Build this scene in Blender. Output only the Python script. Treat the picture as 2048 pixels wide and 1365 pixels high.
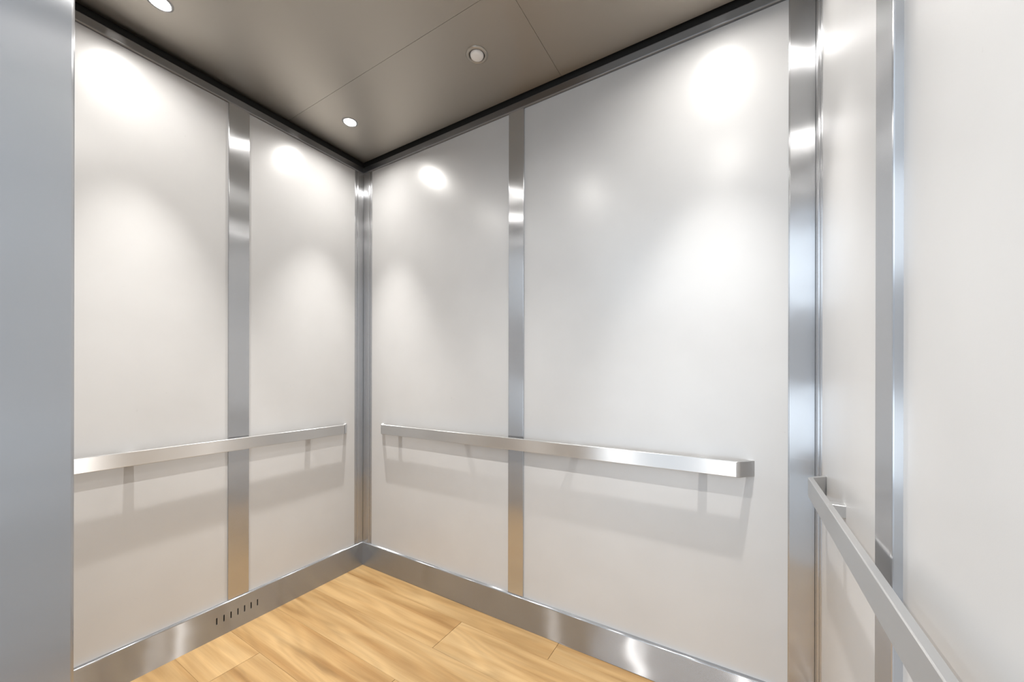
import bpy, bmesh, math, random
from mathutils import Vector, Matrix

for o in list(bpy.data.objects):
    bpy.data.objects.remove(o)
scene = bpy.context.scene
col = scene.collection

# ---------------------------------------------------------------- camera
# Car frame: back-left corner on the floor is the origin, back wall y=0, left wall x=0.
CAM = (1.8291, -1.4008, 1.0724)
cd = bpy.data.cameras.new('camera')
cd.sensor_width = 36.0
cd.lens = 36.0 * 755.03 / 2048.0
cd.shift_y = 67.16 / 2048.0
cd.clip_start = 0.01
cam = bpy.data.objects.new('camera', cd)
col.objects.link(cam)
cam.location = CAM
cam.rotation_mode = 'XYZ'
cam.rotation_euler = (Matrix.Rotation(0.5424, 4, 'Z') @ Matrix.Rotation(math.pi / 2, 4, 'X')
                      @ Matrix.Rotation(0.0021, 4, 'Z')).to_euler('XYZ')
scene.camera = cam

# ---------------------------------------------------------------- world, exposure
w = bpy.data.worlds.new('daylight')
scene.world = w
w.use_nodes = True
bg = w.node_tree.nodes['Background']
bg.inputs[0].default_value = (0.77, 0.885, 1.0, 1)
bg.inputs[1].default_value = 1.3
vs = scene.view_settings
scene.display_settings.display_device = 'sRGB'
vs.view_transform = 'Standard'
vs.look = 'None'
vs.exposure = 0.36
vs.gamma = 1.0
vs.use_curve_mapping = False

LAMP = 640.0         # glow of one downlight lens
BEAM = 88.0          # watts of one downlight beam
LAMP_COLOR = (1.0, 0.967, 0.922)
WINDOW = 2.9         # strength of the lobby's daylight windows

# ---------------------------------------------------------------- dimensions
W = 2.026            # inner width (panel face to panel face)
D = 1.25             # inner depth
CEIL = 2.256
SLOT = 0.020         # dark gap between ceiling island and walls
CROWN = 2.204
BASE = 0.127
JAMB = 0.95
DOOR_H = 2.03

# ---------------------------------------------------------------- materials
def new_mat(name):
    m = bpy.data.materials.new(name)
    m.use_nodes = True
    nt = m.node_tree
    return m, nt, nt.nodes['Principled BSDF']

def steel(name, color, along, across, grain, bump=0.02, scale=(1, 1, 1), haze=0.12):
    """brushed metal: GGX width `along` the grain and `across` it, plus a little diffuse haze"""
    m, nt, b = new_mat(name)
    nt.nodes.remove(b)
    N, Lk = nt.nodes.new, nt.links.new
    gl = N('ShaderNodeBsdfAnisotropic')
    gl.distribution = 'GGX'
    al = math.sqrt(along * across)
    gl.inputs['Color'].default_value = (*color, 1)
    gl.inputs['Anisotropy'].default_value = 1 - math.sqrt(along / across)
    t = N('ShaderNodeCombineXYZ')
    v = Vector(grain).normalized()
    for i in range(3):
        t.inputs[i].default_value = v[i]
    Lk(t.outputs[0], gl.inputs['Tangent'])
    g = N('ShaderNodeNewGeometry')
    mp = N('ShaderNodeVectorMath'); mp.operation = 'MULTIPLY'
    mp.inputs[1].default_value = scale
    Lk(g.outputs['Position'], mp.inputs[0])
    nz = N('ShaderNodeTexNoise')
    nz.inputs['Scale'].default_value = 1.0
    nz.inputs['Detail'].default_value = 3.0
    Lk(mp.outputs[0], nz.inputs['Vector'])
    mr = N('ShaderNodeMapRange')
    mr.inputs['To Min'].default_value = math.sqrt(al) * 0.975
    mr.inputs['To Max'].default_value = math.sqrt(al) * 1.025
    Lk(nz.outputs['Fac'], mr.inputs['Value'])
    Lk(mr.outputs[0], gl.inputs['Roughness'])
    df = N('ShaderNodeBsdfDiffuse')
    df.inputs['Color'].default_value = (*color, 1)
    mx = N('ShaderNodeMixShader')
    mx.inputs[0].default_value = haze
    Lk(gl.outputs[0], mx.inputs[1]); Lk(df.outputs[0], mx.inputs[2])
    Lk(mx.outputs[0], nt.nodes['Material Output'].inputs[0])
    if bump:                                   # gentle sheet waviness
        wv = N('ShaderNodeTexNoise')
        wv.inputs['Scale'].default_value = 7.0
        wv.inputs['Detail'].default_value = 1.0
        Lk(g.outputs['Position'], wv.inputs['Vector'])
        bp = N('ShaderNodeBump')
        bp.inputs['Strength'].default_value = bump
        bp.inputs['Distance'].default_value = 0.05
        Lk(wv.outputs['Fac'], bp.inputs['Height'])
        Lk(bp.outputs[0], gl.inputs['Normal'])
    return m

M = {}
M['steel_v'] = steel('brushed_steel_vertical_grain', (0.565, 0.572, 0.588), 0.018, 0.24, (0.03, 0.03, 1), 0.03, (400, 400, 3))
M['steel_h'] = steel('brushed_steel_horizontal_grain', (0.44, 0.452, 0.47), 0.008, 0.42, (1, 1, 0.02), 0.03, (3, 3, 500))
M['rail'] = steel('satin_steel_rail', (0.63, 0.63, 0.63), 0.040, 0.40, (1, 1, 0.02), 0.0, (3, 3, 500))
M['ceiling'] = steel('dark_brushed_ceiling_metal', (0.45, 0.415, 0.365), 0.06, 0.30, (1, 0.02, 0.02), 0.02, (2, 300, 300), 0.02)
M['crown'] = steel('dark_steel_crown', (0.24, 0.24, 0.245), 0.02, 0.30, (1, 1, 0.02), 0.0, (3, 3, 400), 0.02)
M['can'] = steel('lamp_can_metal', (0.30, 0.29, 0.28), 0.2, 0.25, (0, 0, 1), 0.0, (3, 3, 3), 0.3)

def plain(name, color, rough, metallic=0.0, spec=0.5):
    m, nt, b = new_mat(name)
    b.inputs['Base Color'].default_value = (*color, 1)
    b.inputs['Roughness'].default_value = rough
    b.inputs['Metallic'].default_value = metallic
    b.inputs['Specular IOR Level'].default_value = spec
    return m, nt, b

def panel_mat():
    m, nt, b = plain('satin_white_laminate', (0.74, 0.73, 0.72), 0.285, 0, 0.75)
    g = nt.nodes.new('ShaderNodeNewGeometry')
    n = nt.nodes.new('ShaderNodeTexNoise')
    n.inputs['Scale'].default_value = 5.0
    n.inputs['Detail'].default_value = 4.0
    nt.links.new(g.outputs['Position'], n.inputs['Vector'])
    r = nt.nodes.new('ShaderNodeValToRGB')
    r.color_ramp.elements[0].position = 0.3
    r.color_ramp.elements[0].color = (0.535, 0.532, 0.530, 1)
    r.color_ramp.elements[1].position = 0.7
    r.color_ramp.elements[1].color = (0.560, 0.558, 0.556, 1)
    nt.links.new(n.outputs['Fac'], r.inputs['Fac'])
    # faint scuffs
    s = nt.nodes.new('ShaderNodeTexNoise')
    s.inputs['Scale'].default_value = 34.0
    s.inputs['Detail'].default_value = 3.0
    s.inputs['Distortion'].default_value = 1.5
    nt.links.new(g.outputs['Position'], s.inputs['Vector'])
    sr = nt.nodes.new('ShaderNodeValToRGB')
    sr.color_ramp.elements[0].position = 0.74
    sr.color_ramp.elements[0].color = (1, 1, 1, 1)
    sr.color_ramp.elements[1].position = 0.82
    sr.color_ramp.elements[1].color = (0.9, 0.9, 0.9, 1)
    nt.links.new(s.outputs['Fac'], sr.inputs['Fac'])
    mx = nt.nodes.new('ShaderNodeMix'); mx.data_type = 'RGBA'; mx.blend_type = 'MULTIPLY'
    mx.inputs['Factor'].default_value = 1.0
    nt.links.new(r.outputs['Color'], mx.inputs['A'])
    nt.links.new(sr.outputs['Color'], mx.inputs['B'])
    nt.links.new(mx.outputs['Result'], b.inputs['Base Color'])
    f = nt.nodes.new('ShaderNodeTexNoise')
    f.inputs['Scale'].default_value = 900.0
    nt.links.new(g.outputs['Position'], f.inputs['Vector'])
    bp = nt.nodes.new('ShaderNodeBump')
    bp.inputs['Strength'].default_value = 0.04
    bp.inputs['Distance'].default_value = 0.001
    nt.links.new(f.outputs['Fac'], bp.inputs['Height'])
    nt.links.new(bp.outputs[0], b.inputs['Normal'])
    return m
M['panel'] = panel_mat()
M['dark'] = plain('black_void', (0.012, 0.011, 0.010), 0.7)[0]
M['substrate'] = plain('grey_shell_steel', (0.30, 0.30, 0.30), 0.5)[0]
M['lobby'] = plain('grey_lobby_plaster', (0.46, 0.47, 0.49), 0.7)[0]
M['lobby_floor'] = plain('grey_lobby_tile', (0.42, 0.42, 0.42), 0.3)[0]
M['frost'] = plain('frosted_white_lens', (0.78, 0.74, 0.70), 0.25)[0]
M['seam'] = plain('dark_joint', (0.10, 0.055, 0.025), 0.8)[0]

def emit(name, color, s):
    m = bpy.data.materials.new(name)
    m.use_nodes = True
    nt = m.node_tree
    nt.nodes.remove(nt.nodes['Principled BSDF'])
    e = nt.nodes.new('ShaderNodeEmission')
    e.inputs[0].default_value = (*color, 1)
    e.inputs[1].default_value = s
    nt.links.new(e.outputs[0], nt.nodes['Material Output'].inputs[0])
    return m
M['lamp'] = emit('lit_lamp_lens', LAMP_COLOR, LAMP)
M['window'] = emit('daylight_window', (0.78, 0.89, 1.0), WINDOW)

def wood_mat():
    m, nt, b = new_mat('honey_oak_plank')
    N, Lk = nt.nodes.new, nt.links.new
    g = N('ShaderNodeNewGeometry')
    oi = N('ShaderNodeObjectInfo')
    off = N('ShaderNodeVectorMath'); off.operation = 'SCALE'
    off.inputs[0].default_value = (7.3, 3.1, 5.7)
    Lk(oi.outputs['Random'], off.inputs['Scale'])
    add = N('ShaderNodeVectorMath'); add.operation = 'ADD'
    Lk(g.outputs['Position'], add.inputs[0]); Lk(off.outputs[0], add.inputs[1])
    def scaled(s):
        v = N('ShaderNodeVectorMath'); v.operation = 'MULTIPLY'
        v.inputs[1].default_value = s
        Lk(add.outputs[0], v.inputs[0])
        return v.outputs[0]
    def noise(vec, detail=3, dist=0.0, scale=1.0, rough=0.5):
        n = N('ShaderNodeTexNoise')
        n.inputs['Scale'].default_value = scale
        n.inputs['Detail'].default_value = detail
        n.inputs['Roughness'].default_value = rough
        n.inputs['Distortion'].default_value = dist
        Lk(vec, n.inputs['Vector'])
        return n.outputs['Fac']
    # broad streaks along the plank
    broad = noise(scaled((1.3, 17.0, 1)), 4, 0.45)
    ramp = N('ShaderNodeValToRGB')
    cr = ramp.color_ramp
    cr.elements[0].position = 0.30; cr.elements[0].color = (0.275, 0.152, 0.055, 1)
    cr.elements[1].position = 0.74; cr.elements[1].color = (0.46, 0.32, 0.16, 1)
    e = cr.elements.new(0.47); e.color = (0.37, 0.233, 0.10, 1)
    e = cr.elements.new(0.58); e.color = (0.415, 0.272, 0.125, 1)
    Lk(broad, ramp.inputs['Fac'])
    # cathedral rings: contour lines of a stretched noise field
    field = noise(scaled((1.1, 8.0, 1)), 1, 0.2)
    mul = N('ShaderNodeMath'); mul.operation = 'MULTIPLY'; mul.inputs[1].default_value = 62.0
    Lk(field, mul.inputs[0])
    sn = N('ShaderNodeMath'); sn.operation = 'SINE'
    Lk(mul.outputs[0], sn.inputs[0])
    ringr = N('ShaderNodeMapRange')
    ringr.inputs['From Min'].default_value = -1; ringr.inputs['From Max'].default_value = 1
    ringr.inputs['To Min'].default_value = 0.91; ringr.inputs['To Max'].default_value = 1.03
    Lk(sn.outputs[0], ringr.inputs['Value'])
    fine = noise(scaled((6.0, 260.0, 1)), 2)
    finer = N('ShaderNodeMapRange')
    finer.inputs['From Min'].default_value = 0.25; finer.inputs['From Max'].default_value = 0.75
    finer.inputs['To Min'].default_value = 0.93; finer.inputs['To Max'].default_value = 1.05
    Lk(fine, finer.inputs['Value'])
    # scattered darker heart patches
    heart = noise(scaled((1.7, 10.0, 1)), 3, 0.8, 1.0)
    hr = N('ShaderNodeMapRange')
    hr.inputs['From Min'].default_value = 0.61; hr.inputs['From Max'].default_value = 0.76
    hr.inputs['To Min'].default_value = 1.0; hr.inputs['To Max'].default_value = 0.74
    Lk(heart, hr.inputs['Value'])
    tone = N('ShaderNodeMapRange')
    tone.inputs['To Min'].default_value = 0.93; tone.inputs['To Max'].default_value = 1.05
    Lk(oi.outputs['Random'], tone.inputs['Value'])
    cur = ramp.outputs['Color']
    for f in (ringr.outputs[0], finer.outputs[0], hr.outputs[0], tone.outputs[0]):
        s = N('ShaderNodeVectorMath'); s.operation = 'SCALE'
        Lk(cur, s.inputs[0]); Lk(f, s.inputs['Scale'])
        cur = s.outputs[0]
    Lk(cur, b.inputs['Base Color'])
    b.inputs['Roughness'].default_value = 0.42
    b.inputs['Specular IOR Level'].default_value = 0.4
    bp = N('ShaderNodeBump')
    bp.inputs['Strength'].default_value = 0.08
    bp.inputs['Distance'].default_value = 0.002
    Lk(fine, bp.inputs['Height'])
    Lk(bp.outputs[0], b.inputs['Normal'])
    return m
M['wood'] = wood_mat()

# ---------------------------------------------------------------- helpers
def link(name, bm, mat, parent=None, smooth=False):
    me = bpy.data.meshes.new(name)
    bmesh.ops.recalc_face_normals(bm, faces=bm.faces)
    bm.to_mesh(me); bm.free()
    me.materials.append(M[mat])
    if smooth:
        for p in me.polygons:
            p.use_smooth = True
    o = bpy.data.objects.new(name, me)
    col.objects.link(o)
    if parent:
        o.parent = parent
    return o

def add_box(bm, a, b, bev=0.0, seg=2):
    lo = [min(a[i], b[i]) for i in range(3)]
    hi = [max(a[i], b[i]) for i in range(3)]
    r = bmesh.ops.create_cube(bm, size=1.0)
    for v in r['verts']:
        v.co = Vector([lo[i] + (v.co[i] + 0.5) * (hi[i] - lo[i]) for i in range(3)])
    if bev:
        es = list({e for v in r['verts'] for e in v.link_edges})
        bmesh.ops.bevel(bm, geom=es, offset=bev, segments=seg, affect='EDGES', profile=0.5)

def box(name, a, b, mat, parent=None, bev=0.0, seg=2):
    bm = bmesh.new()
    add_box(bm, a, b, bev, seg)
    return link(name, bm, mat, parent)

def tag(o, label, cat, group=None, kind=None):
    o['label'] = label
    o['category'] = cat
    if group:
        o['group'] = group
    if kind:
        o['kind'] = kind
    return o

def struct(o, label, cat):
    return tag(o, label, cat, kind='structure')

def empty(name, loc):
    o = bpy.data.objects.new(name, None)
    o.empty_display_size = 0.05
    col.objects.link(o)
    o.location = loc
    return o

# ---------------------------------------------------------------- floor with planks
floor = box('floor', (-0.05, 0.05, -0.08), (W + 0.05, -D - 0.02, -0.0022), 'seam')
struct(floor, 'honey oak plank floor of the lift car', 'floor')
PW = 0.1815
rows = [0.068, -0.1125, -0.294, -0.4755, -0.657, -0.8385, -1.02, -1.2015, -1.262]
joints = [[1.213], [0.80], [1.52], [0.794], [0.25, 1.47], [1.03], [0.55, 1.77], [1.30]]
for i in range(8):
    y1, y0 = min(rows[i], 0.012), rows[i + 1]
    xs = [-0.012] + joints[i] + [W + 0.012]
    for x0, x1 in zip(xs, xs[1:]):
        g = 0.00045
        box('plank', (x0 + g * 1.6, y0 + g * 0.35, -0.012), (x1 - g * 1.6, y1 - g * 0.35, 0.0), 'wood', floor, 0.0006, 1)

# ---------------------------------------------------------------- walls, panels
T = 0.012            # strips and corner trims stand proud of the panels by this much
PT = 0.006           # panel thickness
SUB = -0.0045        # shell surface behind the panels

wl = box('wall_left', (SUB - 0.04, 0.045, -0.02), (SUB, -D - 0.05, 2.40), 'substrate')
struct(wl, 'left wall of the lift car clad in two tall satin white panels', 'wall')
wb = box('wall_back', (-0.045, -SUB, -0.02), (W + 0.045, -SUB + 0.04, 2.40), 'substrate')
struct(wb, 'back wall of the lift car clad in two wide satin white panels', 'wall')
wr = box('wall_right', (W - SUB, 0.045, -0.02), (W - SUB + 0.04, -1.75, 2.40), 'substrate')
struct(wr, 'right wall of the lift car beside the doorway clad in satin white panels', 'wall')

SL0, SL1 = -0.664, -0.586            # strip on the side walls
SB0, SB1 = 0.970, 1.045              # strip on the back wall
CL, CB = 0.058, 0.072                # corner trim legs
Z0, Z1 = BASE - 0.012, CROWN + 0.012
e = 0.002
for y0, y1 in ((-CL + 0.012, SL1 - 0.010), (SL0 + 0.010, -D + 0.04)):
    box('panel', (SUB - 0.001, y0, Z0), (0, y1, Z1), 'panel', wl, 0.0012)
    box('panel', (W - SUB + 0.001, y0, Z0), (W, y1, Z1), 'panel', wr, 0.0012)
for x0, x1 in ((CB - 0.012, SB0 + 0.010), (SB1 - 0.010, W - CB + 0.012)):
    box('panel', (x0, -SUB + 0.001, Z0), (x1, 0, Z1), 'panel', wb, 0.0012)

# vertical steel strips between the panels
zt0, zt1 = BASE - 0.002, CROWN + 0.012
TS = 0.007
struct(box('trim_1', (-0.003, SL0, zt0), (TS, SL1, zt1), 'steel_v', None, 0.0018, 3),
       'vertical brushed steel strip between the panels of the left wall', 'trim')
struct(box('trim_2', (SB0, 0.003, zt0), (SB1, -TS, zt1), 'steel_v', None, 0.0018, 3),
       'vertical brushed steel strip between the panels of the back wall', 'trim')
struct(box('trim_3', (W + 0.003, SL0, zt0), (W - T, SL1, zt1), 'steel_v', None, 0.0028, 3),
       'vertical brushed steel strip between the panels of the right wall', 'trim')

# corner angles: an outer flange flush to the panels, two raised legs and an open joint
def corner_trim(name, sx, x0, fb, label):
    bm = bmesh.new()
    f = lambda x: x0 + sx * x
    add_box(bm, (f(-0.003), -0.0012, zt0), (f(0.0035), -CL, zt1), 0.0012)           # flange, side wall
    add_box(bm, (f(0.0012), 0.003, zt0), (f(CB), -0.0035, zt1), 0.0012)             # flange, back wall
    add_box(bm, (f(0.0015), -0.0085, zt0), (f(0.0085), -CL + 0.014, zt1), 0.0016, 3)
    add_box(bm, (f(0.0085), -0.0015, zt0), (f(CB - fb), -0.0085, zt1), 0.0016, 3)
    return struct(link(name, bm, 'steel_v'), label, 'trim')
corner_trim('trim_4', 1, 0, 0.014, 'brushed steel corner angle where the left wall meets the back wall')
corner_trim('trim_5', -1, W, 0.002, 'brushed steel corner angle where the back wall meets the right wall')

# crown strips under the ceiling slot
def crown(name, a, b, label):
    return struct(box(name, a, b, 'crown', None, 0.005, 4), label, 'trim')
CT = 0.011
crown('trim_6', (-0.004, 0.0, CROWN), (CT, -D + 0.02, CROWN + 0.034), 'dark steel crown strip along the top of the left wall')
crown('trim_7', (-0.004, 0.004, CROWN), (W + 0.004, -CT, CROWN + 0.034), 'dark steel crown strip along the top of the back wall')
crown('trim_8', (W + 0.004, 0.0, CROWN), (W - CT, -D + 0.02, CROWN + 0.034), 'dark steel crown strip along the top of the right wall')

# black strips above the crown, painting in the shade of the ceiling slot
RV = CROWN + 0.03
box('reveal_shade', (-0.006, 0.003, RV), (0.002, -D + 0.02, 2.345), 'dark', wl)
box('reveal_shade', (-0.003, 0.006, RV), (W + 0.003, -0.002, 2.345), 'dark', wb)
box('reveal_shade', (W + 0.006, 0.003, RV), (W - 0.002, -D + 0.02, 2.345), 'dark', wr)

# baseboards
BT = 0.015
def baseboard_box(name, a, b, label):
    return struct(box(name, a, b, 'steel_h', None, 0.004, 5), label, 'baseboard')
baseboard_box('baseboard_back', (-0.003, 0.003, -0.001), (W + 0.003, -BT, BASE), 'brushed steel kickplate along the foot of the back wall')
baseboard_box('baseboard_right', (W + 0.003, -BT + 0.001, -0.001), (W - BT, -D + 0.02, BASE), 'brushed steel kickplate along the foot of the right wall')

def slotted_base():
    # sheet with seven real vent slots cut through its face
    ys = [-D + 0.02]
    first, pitch, sw = -0.7065, 0.0252, 0.0045
    sl = [(first + k * pitch - sw / 2, first + k * pitch + sw / 2) for k in range(7)]
    for a, b in sl:
        ys += [a, b]
    ys.append(-BT + 0.001)
    zs = [-0.001, 0.054, 0.081, BASE - 0.004]
    bm = bmesh.new()
    P = {}
    for i, y in enumerate(ys):
        for j, z in enumerate(zs):
            P[i, j] = bm.verts.new((BT, y, z))
    Q = {}
    for i in range(len(ys) - 1):
        hole = i % 2 == 1
        for j in range(3):
            if hole and j == 1:
                ring = [P[i, j], P[i + 1, j], P[i + 1, j + 1], P[i, j + 1]]
                back = [bm.verts.new((BT - 0.0075, v.co.y, v.co.z)) for v in ring]
                for k in range(4):
                    bm.faces.new((ring[k], ring[(k + 1) % 4], back[(k + 1) % 4], back[k]))
                continue
            bm.faces.new((P[i, j], P[i + 1, j], P[i + 1, j + 1], P[i, j + 1]))
    # rounded top edge and ledge back to the wall
    prev = [P[i, 3] for i in range(len(ys))]
    prof = [(BT - 0.004 + 0.004 * math.cos(t), BASE - 0.004 + 0.004 * math.sin(t)) for t in (0.31, 0.63, 0.94, 1.26, 1.5708)] + [(-0.003, BASE)]
    for x, z in prof:
        cur = [bm.verts.new((x, y, z)) for y in ys]
        for i in range(len(ys) - 1):
            bm.faces.new((prev[i], prev[i + 1], cur[i + 1], cur[i]))
        prev = cur
    o = link('baseboard_left', bm, 'steel_h')
    struct(o, 'brushed steel kickplate with seven vent slots along the left wall', 'baseboard')
    box('vent_backing', (0.0015, first - 0.012, 0.046), (0.0077, first + 6 * pitch + 0.012, 0.089), 'dark', o)
slotted_base()

# ---------------------------------------------------------------- ceiling
deck = box('ceiling', (-0.05, 0.05, 2.34), (W + 0.05, -D - 0.02, 2.40), 'dark')
struct(deck, 'dark brushed metal ceiling of the lift car', 'ceiling')
g = 0.0005
SX, SY = 1.222, -0.432
LAMPS = [(0.262, -0.278), (0.247, -0.952), (1.764, -0.278), (1.779, -0.952), (1.005, -0.952)]
HOLE = 0.0265

def ceiling_panel(a, b):
    """sheet with a turned-up edge and a round hole under each lamp"""
    bm = bmesh.new()
    loops = [[(a[0], a[1]), (b[0], a[1]), (b[0], b[1]), (a[0], b[1])]]
    for x, y in LAMPS:
        if a[0] < x < b[0] and b[1] < y < a[1]:
            loops.append([(x + HOLE * math.cos(2 * math.pi * k / 32), y + HOLE * math.sin(2 * math.pi * k / 32)) for k in range(32)])
    edges = []
    for lp in loops:
        vs_ = [bm.verts.new((x, y, CEIL)) for x, y in lp]
        edges += [bm.edges.new((vs_[k], vs_[(k + 1) % len(vs_)])) for k in range(len(vs_))]
    bmesh.ops.triangle_fill(bm, use_beauty=True, use_dissolve=False, edges=edges, normal=(0, 0, -1))
    r = bmesh.ops.extrude_edge_only(bm, edges=edges)
    for v in r['geom']:
        if isinstance(v, bmesh.types.BMVert):
            v.co.z += 0.02
    return link('ceiling_panel', bm, 'ceiling', deck)

for a, b in (((SLOT, -SLOT), (SX - g, SY + g)), ((SX + g, -SLOT), (W - SLOT, SY + g)), ((SLOT, SY - g), (W - SLOT, -D + 0.03))):
    ceiling_panel(a, b)
box('seam_backing', (SLOT + 0.01, -SLOT - 0.01, CEIL + 0.02), (W - SLOT - 0.01, -D + 0.04, CEIL + 0.034), 'dark', deck)
box('hanger', (0.9, -0.55, CEIL + 0.034), (1.1, -0.65, 2.345), 'dark', deck)

# ---------------------------------------------------------------- front wall with doorway
wf = bpy.data.objects.new('wall_front', None)
col.objects.link(wf)
struct(wf, 'brushed steel front return panel forming the side of the doorway', 'wall')
box('return_panel', (-0.045, -D, -0.02), (JAMB, -D - 0.17, 2.40), 'steel_v', wf, 0.004, 3)
box('transom', (JAMB - 0.002, -D - 0.001, DOOR_H), (W + 0.045, -D - 0.17, 2.40), 'steel_v', wf, 0.003, 2)

# ---------------------------------------------------------------- lobby outside the doorway
struct(box('floor_lobby', (-2.6, -D - 0.02, -0.06), (4.6, -4.9, -0.004), 'lobby_floor'), 'grey tiled lobby floor outside the doorway', 'floor')
lw = bpy.data.objects.new('wall_lobby', None)
col.objects.link(lw)
struct(lw, 'grey lobby wall facing the lift doorway', 'wall')
LY = -4.6
for a, b in (((-2.6, -0.02), (4.6, 0.10)), ((-2.6, 0.92), (4.6, 2.02)), ((-2.6, 3.02), (4.6, 3.2)), ((-2.6, 0.09), (-0.9, 0.93)), ((3.4, 0.09), (4.6, 0.93)), ((-2.6, 2.01), (-0.9, 3.03)), ((3.4, 2.01), (4.6, 3.03))):
    box('wall_section', (a[0], LY, a[1]), (b[0], LY - 0.12, b[1]), 'lobby', lw)
for n, z0, z1, nm in ((1, 0.10, 0.92, 'low'), (2, 2.02, 3.02, 'high')):
    wdw = bpy.data.objects.new('window_%d' % n, None)
    col.objects.link(wdw)
    struct(wdw, nm + ' wide daylight window in the lobby wall opposite the doorway', 'window')
    box('pane', (-0.9, LY - 0.05, z0), (3.4, LY - 0.06, z1), 'window', wdw)
    for x in (-0.9, 0.5, 1.95, 3.36):
        box('mullion', (x, LY - 0.02, z0), (x + 0.04, LY - 0.049, z1), 'lobby', wdw)

# ---------------------------------------------------------------- handrails
RZ0, RZ1 = 0.755, 0.8045
RO = 0.043           # front face of the bar from the panel
RT = 0.011           # bar thickness
RR = 0.018           # outer bend radius

def rail_profile(length):
    """flat bar in (u, v): u along the wall, v out from it; both ends slant back to the wall
    through a rounded bend; returns outer and inner polylines"""
    run = 0.043                                # the slanted end covers this much of the wall
    phi = math.atan2(RO, run)
    tl = RR * math.tan(phi / 2)                # tangent length of the bend
    cu, cv = run + tl, RO - RR                 # bend centre
    outer, inner = [(-0.001 / math.tan(phi), -0.001)], [(RT / math.sin(phi) - 0.001 / math.tan(phi), -0.001)]
    n = 8
    for k in range(n + 1):
        t = math.pi / 2 + phi * (1 - k / n)
        outer.append((cu + RR * math.cos(t), cv + RR * math.sin(t)))
        inner.append((cu + (RR - RT) * math.cos(t), cv + (RR - RT) * math.sin(t)))
    outer += [(length - u, v) for u, v in reversed(outer)]
    inner += [(length - u, v) for u, v in reversed(inner)]
    return outer, inner

def handrail(u0, u1, brackets, place, label):
    """place(u, v) -> world (x, y)"""
    L = u1 - u0
    mid = place(u0 + L / 2, 0)
    root = empty('handrail', (mid[0], mid[1], RZ0))
    tag(root, label, 'handrail', 'handrails on the lift walls')
    pw = lambda u, v, z: Vector(place(u0 + u, v) + (z,)) - root.location
    outer, inner = rail_profile(L)
    bv = 0.0016
    # cross-section loop with small chamfers on the outer edges
    bm = bmesh.new()
    rings = []
    for (ou, ov), (iu, iv) in zip(outer, inner):
        d = Vector((iu - ou, iv - ov)); d.normalize()
        cu, cv = ou + d.x * bv, ov + d.y * bv
        c2u, c2v = ou + d.x * bv * 0.3, ov + d.y * bv * 0.3
        pts = [(ou, ov, RZ0 + bv), (ou, ov, RZ1 - bv), (c2u, c2v, RZ1 - bv * 0.3), (cu, cv, RZ1), (iu, iv, RZ1), (iu, iv, RZ0), (cu, cv, RZ0), (c2u, c2v, RZ0 + bv * 0.3)]
        rings.append([bm.verts.new(pw(*p)) for p in pts])
    for a, b in zip(rings, rings[1:]):
        for k in range(len(a)):
            bm.faces.new((a[k], a[(k + 1) % len(a)], b[(k + 1) % len(a)], b[k]))
    bm.faces.new(rings[0]); bm.faces.new(rings[-1])
    o = link('bar', bm, 'rail', root, True)
    md = o.modifiers.new('edges', 'EDGE_SPLIT'); md.split_angle = math.radians(14)
    for u in brackets:
        bm = bmesh.new()
        c = [pw(u - u0 + s, v, z) for s in (-0.0125, 0.0125) for v in (-0.002, RO - RT + 0.001) for z in (RZ0 + 0.008, RZ1 - 0.014)]
        add_box(bm, [min(p[i] for p in c) for i in range(3)], [max(p[i] for p in c) for i in range(3)], 0.0015)
        link('bracket', bm, 'rail', root)
    return root

handrail(-1.165, -0.105, (-0.961, -0.32), lambda u, v: (v, u), 'long satin steel handrail on the left wall above the slotted kickplate')
handrail(0.155, 1.870, (0.296, 0.730, 1.285, 1.727), lambda u, v: (u, -v), 'longest satin steel handrail, mounted across the back wall')
handrail(-1.165, -0.105, (-0.961, -0.32), lambda u, v: (W - v, u), 'satin steel handrail on the right wall beside the doorway')

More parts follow.
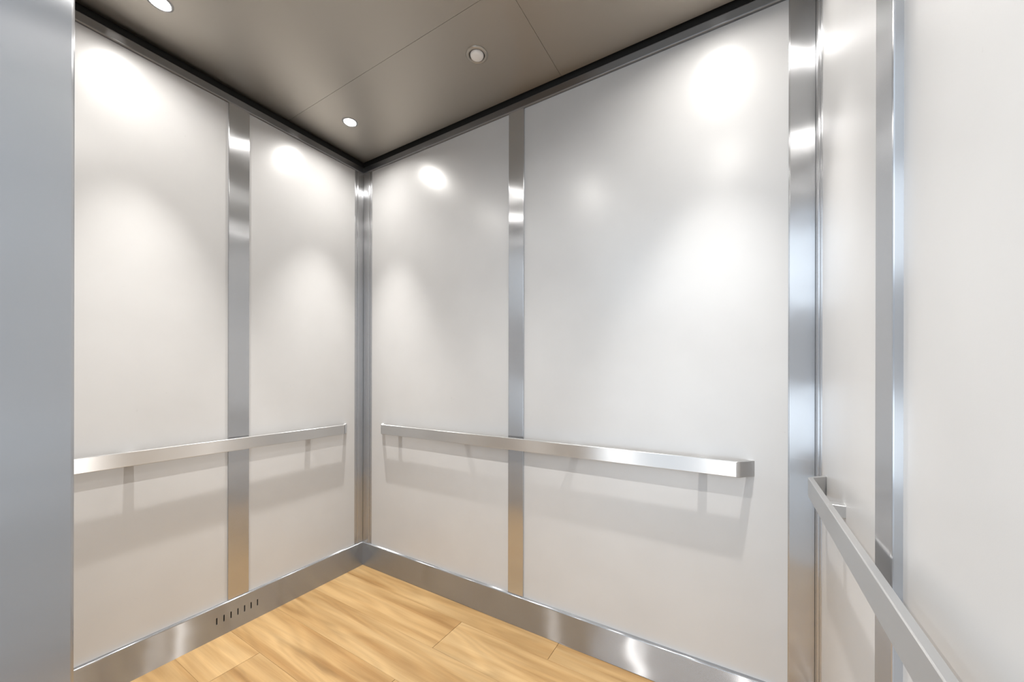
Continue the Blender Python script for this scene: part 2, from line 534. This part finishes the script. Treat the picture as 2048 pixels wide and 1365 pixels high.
# ---------------------------------------------------------------- ceiling lamps
def lathe(prof, n=40):
    bm = bmesh.new()
    rings = []
    for r, z in prof:
        if r < 1e-6:
            rings.append([bm.verts.new((0, 0, z))])
        else:
            rings.append([bm.verts.new((r * math.cos(2 * math.pi * k / n), r * math.sin(2 * math.pi * k / n), z)) for k in range(n)])
    for a, b in zip(rings, rings[1:]):
        for k in range(n):
            k2 = (k + 1) % n
            if len(b) == 1:
                bm.faces.new((a[k], a[k2], b[0]))
            elif len(a) == 1:
                bm.faces.new((a[0], b[k2], b[k]))
            else:
                bm.faces.new((a[k], a[k2], b[k2], b[k]))
    return bm

def downlight(x, y, lit, label, group=None, power=BEAM, angle=55):
    root = empty('downlight', (x, y, CEIL))
    tag(root, label, 'lamp', group)
    if lit:
        ring = [(0.0345, 0.001), (0.0340, -0.0012), (0.0320, -0.0028), (0.0285, -0.0032), (0.0262, -0.0022), (0.0256, 0.0), (0.0256, 0.002)]
        link('ring', lathe(ring), 'steel_h', root, True)
        link('can', lathe([(0.0258, -0.001), (0.0258, 0.016), (0.0, 0.0162)]), 'can', root, True)
        link('lens', lathe([(0.0256, 0.0082), (0.018, 0.0078), (0.0, 0.0074)]), 'lamp', root, True)
        ld = bpy.data.lights.new('beam', 'SPOT')
        ld.energy = power
        ld.color = LAMP_COLOR
        ld.spot_size = math.radians(angle)
        ld.spot_blend = 1.0
        ld.shadow_soft_size = 0.011
        lo = bpy.data.objects.new('beam', ld)
        col.objects.link(lo)
        lo.parent = root
        lo.location = (0, 0, -0.012)
    else:
        ring = [(0.0410, 0.001), (0.0405, -0.002), (0.0380, -0.0045), (0.0341, -0.0058), (0.0308, -0.0052), (0.0288, -0.0035), (0.0282, 0.001)]
        link('ring', lathe(ring), 'ceiling', root, True)
        link('gasket', lathe([(0.0284, -0.0012), (0.0215, -0.0012)]), 'dark', root)
        link('lens', lathe([(0.0255, 0.0), (0.0250, -0.004), (0.0232, -0.0080), (0.0190, -0.0112), (0.0120, -0.0134), (0.0, -0.0142)]), 'frost', root, True)
    return root
G = 'lit ceiling downlights'
downlight(0.262, -0.278, True, 'lit warm downlight in the ceiling corner over the left and back walls', G)
downlight(0.247, -0.952, True, 'lit warm downlight near the left wall and the doorway side', G)
downlight(1.764, -0.278, True, 'lit warm downlight in the ceiling corner over the back and right walls', G)
downlight(1.779, -0.952, True, 'lit warm downlight near the right wall and the doorway side', G, 62.0)
downlight(1.005, -0.952, True, 'lit warm downlight between the side walls on the doorway side', G, 60.0, 108)
downlight(0.995, -0.273, False, 'unlit round ceiling lamp with frosted white lens in a steel ring')
